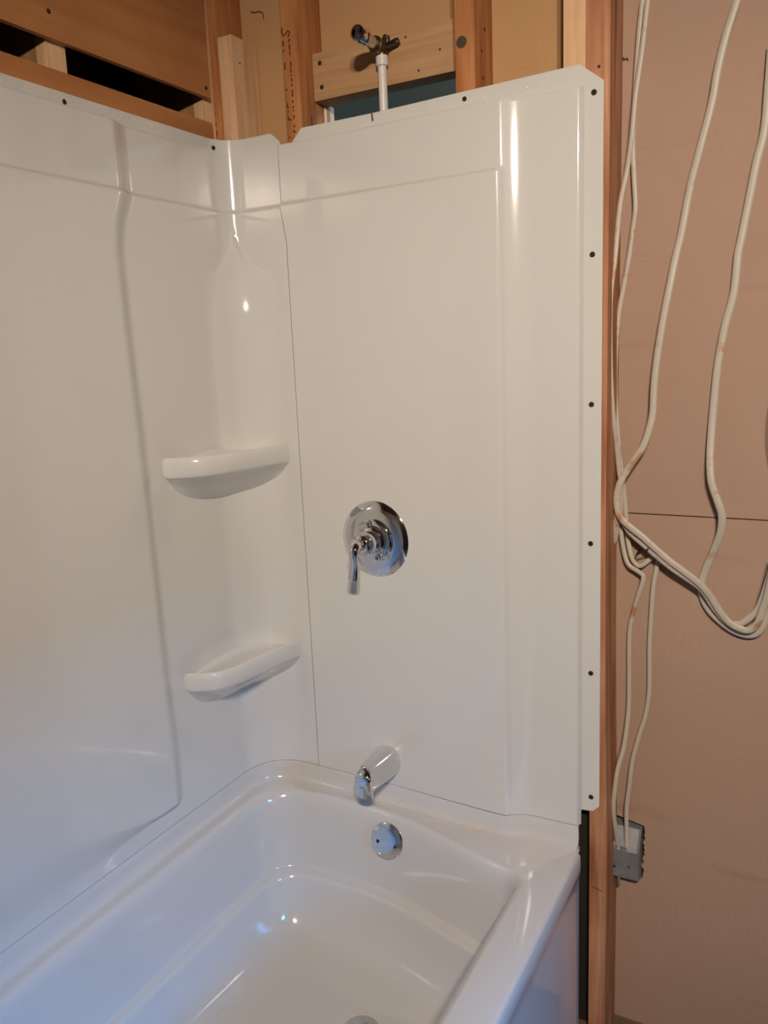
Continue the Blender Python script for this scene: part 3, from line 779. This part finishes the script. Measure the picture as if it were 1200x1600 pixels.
# ------------------------------------------------------------------ cables
CAB = {'A': [(0.8408, 0.07, 1.9036), (0.8329, 0.07, 1.8278), (0.8236, 0.07, 1.7601), (0.8178, 0.072, 1.6956), (0.8087, 0.078, 1.641), (0.8008, 0.066, 1.5856), (0.7971, 0.052, 1.5014), (0.7929, 0.044, 1.4526), (0.7911, 0.042, 1.4036), (0.7916, 0.042, 1.3538), (0.7935, 0.047, 1.2783), (0.7958, 0.054, 1.2262), (0.7995, 0.066, 1.1725), (0.8029, 0.074, 1.1228), (0.8068, 0.08, 1.0834), (0.8051, 0.085, 1.0397), (0.8055, 0.085, 1.0052), (0.812, 0.085, 0.9646), (0.8213, 0.082, 0.9398), (0.8397, 0.08, 0.9282), (0.8496, 0.078, 0.9209), (0.8475, 0.078, 0.9032), (0.8405, 0.08, 0.8806), (0.8315, 0.086, 0.846), (0.8244, 0.088, 0.8071), (0.8239, 0.088, 0.7614), (0.8249, 0.087, 0.7092), (0.825, 0.085, 0.6432), (0.8198, 0.074, 0.5726), (0.8107, 0.064, 0.5276), (0.8069, 0.058, 0.4884), (0.8047, 0.056, 0.4471), (0.807, 0.062, 0.4021), (0.8096, 0.076, 0.3518)], 'B': [(0.8295, 0.085, 1.9109), (0.8242, 0.085, 1.8534), (0.8194, 0.085, 1.7643), (0.8176, 0.085, 1.7033), (0.8175, 0.085, 1.6775), (0.8204, 0.085, 1.6301), (0.8233, 0.085, 1.5854), (0.8205, 0.085, 1.5558), (0.8136, 0.085, 1.5025), (0.8054, 0.085, 1.4538), (0.797, 0.085, 1.4042), (0.793, 0.085, 1.3534), (0.7909, 0.088, 1.2785), (0.7934, 0.09, 1.2232), (0.7989, 0.09, 1.1601), (0.8067, 0.09, 1.1), (0.8121, 0.09, 1.0514), (0.8151, 0.09, 1.0085), (0.8195, 0.088, 0.9782), (0.8264, 0.085, 0.9532), (0.8349, 0.085, 0.9402), (0.8443, 0.085, 0.9386), (0.8566, 0.087, 0.9491), (0.8686, 0.09, 0.9605), (0.8739, 0.093, 0.954), (0.8711, 0.092, 0.9342), (0.8663, 0.09, 0.9006), (0.8634, 0.09, 0.8435), (0.8616, 0.09, 0.7791), (0.8626, 0.09, 0.7272), (0.8623, 0.09, 0.6811), (0.856, 0.09, 0.6334), (0.8449, 0.088, 0.5889), (0.8339, 0.086, 0.5356), (0.8289, 0.084, 0.4799), (0.8249, 0.082, 0.4351), (0.8262, 0.079, 0.3903), (0.8285, 0.074, 0.3496)], 'C': [(0.9767, 0.08, 1.8765), (0.9624, 0.08, 1.8294), (0.9516, 0.08, 1.7813), (0.944, 0.08, 1.7306), (0.9284, 0.082, 1.6675), (0.9134, 0.086, 1.6077), (0.901, 0.086, 1.5335), (0.8919, 0.084, 1.4899), (0.8851, 0.08, 1.4475), (0.875, 0.078, 1.3873), (0.8668, 0.077, 1.3258), (0.8625, 0.076, 1.2754), (0.8616, 0.074, 1.2289), (0.8566, 0.071, 1.1981), (0.846, 0.068, 1.1647), (0.8267, 0.065, 1.133), (0.8109, 0.06, 1.1048), (0.8037, 0.06, 1.0806), (0.8034, 0.06, 1.0577), (0.81, 0.058, 1.0355), (0.828, 0.056, 1.0188), (0.8515, 0.055, 1.0013), (0.8757, 0.055, 0.9803), (0.9008, 0.055, 0.9595), (0.9264, 0.056, 0.9412), (0.9526, 0.06, 0.9199), (0.97, 0.065, 0.8976), (0.9876, 0.07, 0.868), (1.0075, 0.07, 0.8476), (1.033, 0.07, 0.8401), (1.0482, 0.068, 0.8545), (1.0564, 0.065, 0.8836), (1.0628, 0.06, 0.909), (1.0677, 0.055, 0.942), (1.0729, 0.055, 0.9821)], 'F': [(0.7879, 0.085, 0.9765), (0.796, 0.08, 0.9932), (0.8003, 0.07, 1.024), (0.8046, 0.066, 1.0433), (0.8118, 0.066, 1.0291), (0.8273, 0.066, 1.0057), (0.8511, 0.064, 0.986), (0.8781, 0.062, 0.9643), (0.9055, 0.062, 0.9437), (0.9322, 0.064, 0.9264), (0.9563, 0.068, 0.9073), (0.976, 0.075, 0.8748), (0.9981, 0.078, 0.8487), (1.0182, 0.08, 0.8469), (1.0356, 0.08, 0.8611), (1.0494, 0.078, 0.8824), (1.0597, 0.07, 0.9198), (1.0675, 0.065, 0.9565)], 'E': [(1.029, 0.088, 1.8032), (1.027, 0.088, 1.7437), (1.0241, 0.088, 1.6794), (1.014, 0.088, 1.6294), (1.0035, 0.09, 1.5636), (0.9953, 0.09, 1.5118), (0.9913, 0.09, 1.4866), (0.9875, 0.09, 1.4286), (0.9749, 0.09, 1.3701), (0.9662, 0.09, 1.3088), (0.9627, 0.09, 1.2594), (0.9604, 0.088, 1.2094), (0.9595, 0.082, 1.1593), (0.9616, 0.075, 1.1227), (0.9658, 0.072, 1.0994), (0.9754, 0.07, 1.0727), (0.9836, 0.07, 1.0467), (0.9821, 0.074, 1.0145), (0.9704, 0.085, 0.9771), (0.9589, 0.09, 0.945), (0.9512, 0.092, 0.9165), (0.9527, 0.091, 0.8919), (0.9647, 0.089, 0.8669), (0.9852, 0.088, 0.8464), (1.0084, 0.088, 0.831), (1.0322, 0.087, 0.8259), (1.0488, 0.086, 0.8332), (1.0594, 0.085, 0.8541), (1.0665, 0.083, 0.884), (1.0739, 0.08, 0.9278), (1.0783, 0.08, 0.9651)]}
def cable(k, w, th, label):
    pts = catmull(CAB[k], 5)
    o = MB().tube(pts, w/2, 14, ry=th/2, side=(0, 1, 0)).build('electrical_cable', M['cable'], None)
    props(o, label, 'cable')
    return o
cable('A', .0088, .0052, 'thin off-white cable nearest the stud, ending at left in the metal box')
cable('B', .0088, .0052, 'thin off-white cable splitting off beside the stud, ending at right in the metal box')
cable('C', .0125, .0055, 'wide off-white cable hanging down the middle of the brown wall')
cable('E', .0132, .0060, 'wide off-white cable hanging down nearest the right edge')
cable('F', .0120, .0055, 'off-white cable starting at the stud and sagging away to the right')
t = MB().tube(catmull([(1.082, .03, 1.31), (1.074, .03, 1.27), (1.0705, .03, 1.235), (1.0715, .03, 1.20), (1.079, .03, 1.16), (1.090, .04, 1.13), (1.10, .08, 1.12), (1.105, .0998, 1.12)], 6), .008, 12).build('rubber_cord', M['blackcable'], None)
props(t, 'black cord just entering the picture at the right edge', 'cord')
# staple / clip where the cables bundle
o = MB().tube([(.838, .0995, .966), (.8400, .060, .9655), (.8600, .050, .978), (.864, .0995, .979)], .0016, 8).build('cable_staple', M['dark_steel'], None)
props(o, 'small dark staple holding the cable bundle to the brown wall', 'staple')

# ------------------------------------------------------------------ the alcove's other end and the lamp behind the camera
struct(MB().box((-.012, -1.60, -.07), (.80, -1.53, ZC)), 'wall_alcove', M['paint'], smooth=False)
t = thing('bathtub_surround_panel', (.38, -1.522, .42), 'white surround panel on the alcove end behind the camera', 'shower surround')
MB().box((0.0, -1.5285, .4228), (.755, -1.5185, 1.80)).build('panel_shell', M['acrylic'], t, bevel=.002)

def lamp():
    t = thing('vanity_light', (1.51, -2.35, 2.12), 'two-bulb vanity light on the wall behind the camera', 'lamp')
    MB().box((1.30, -2.349, 2.07), (1.72, -2.315, 2.17)).build('back_plate', M['satin'], t, bevel=.004)
    for i, (x, y, z) in enumerate(BULBS):
        MB().tube([(x, -2.32, z), (x, -2.235, z)], .018, 16).build('bulb_socket', M['satin'], t)
        s = MB(); rr = []
        for k in range(13):
            a = math.pi*k/12
            rr.append((max(.045*math.sin(a), .0005), -.045*math.cos(a)))
        s.lathe((x, y, z), (0, 1, 0), rr, 24)
        b = s.build('bulb', M['bulb'], t)
        l = bpy.data.lights.new('bulb_light', 'SPOT'); l.spot_size = R(78); l.spot_blend = 1.0; l.energy = BULB_POWER; l.color = BULB_COLOR; l.shadow_soft_size = .035
        lo = bpy.data.objects.new('bulb_light', l); C.objects.link(lo); lo.location = (x, y+.06, z); lo.rotation_euler = (Vector((.62, 0, 0.98))-lo.location).to_track_quat('-Z', 'Y').to_euler()
lamp()
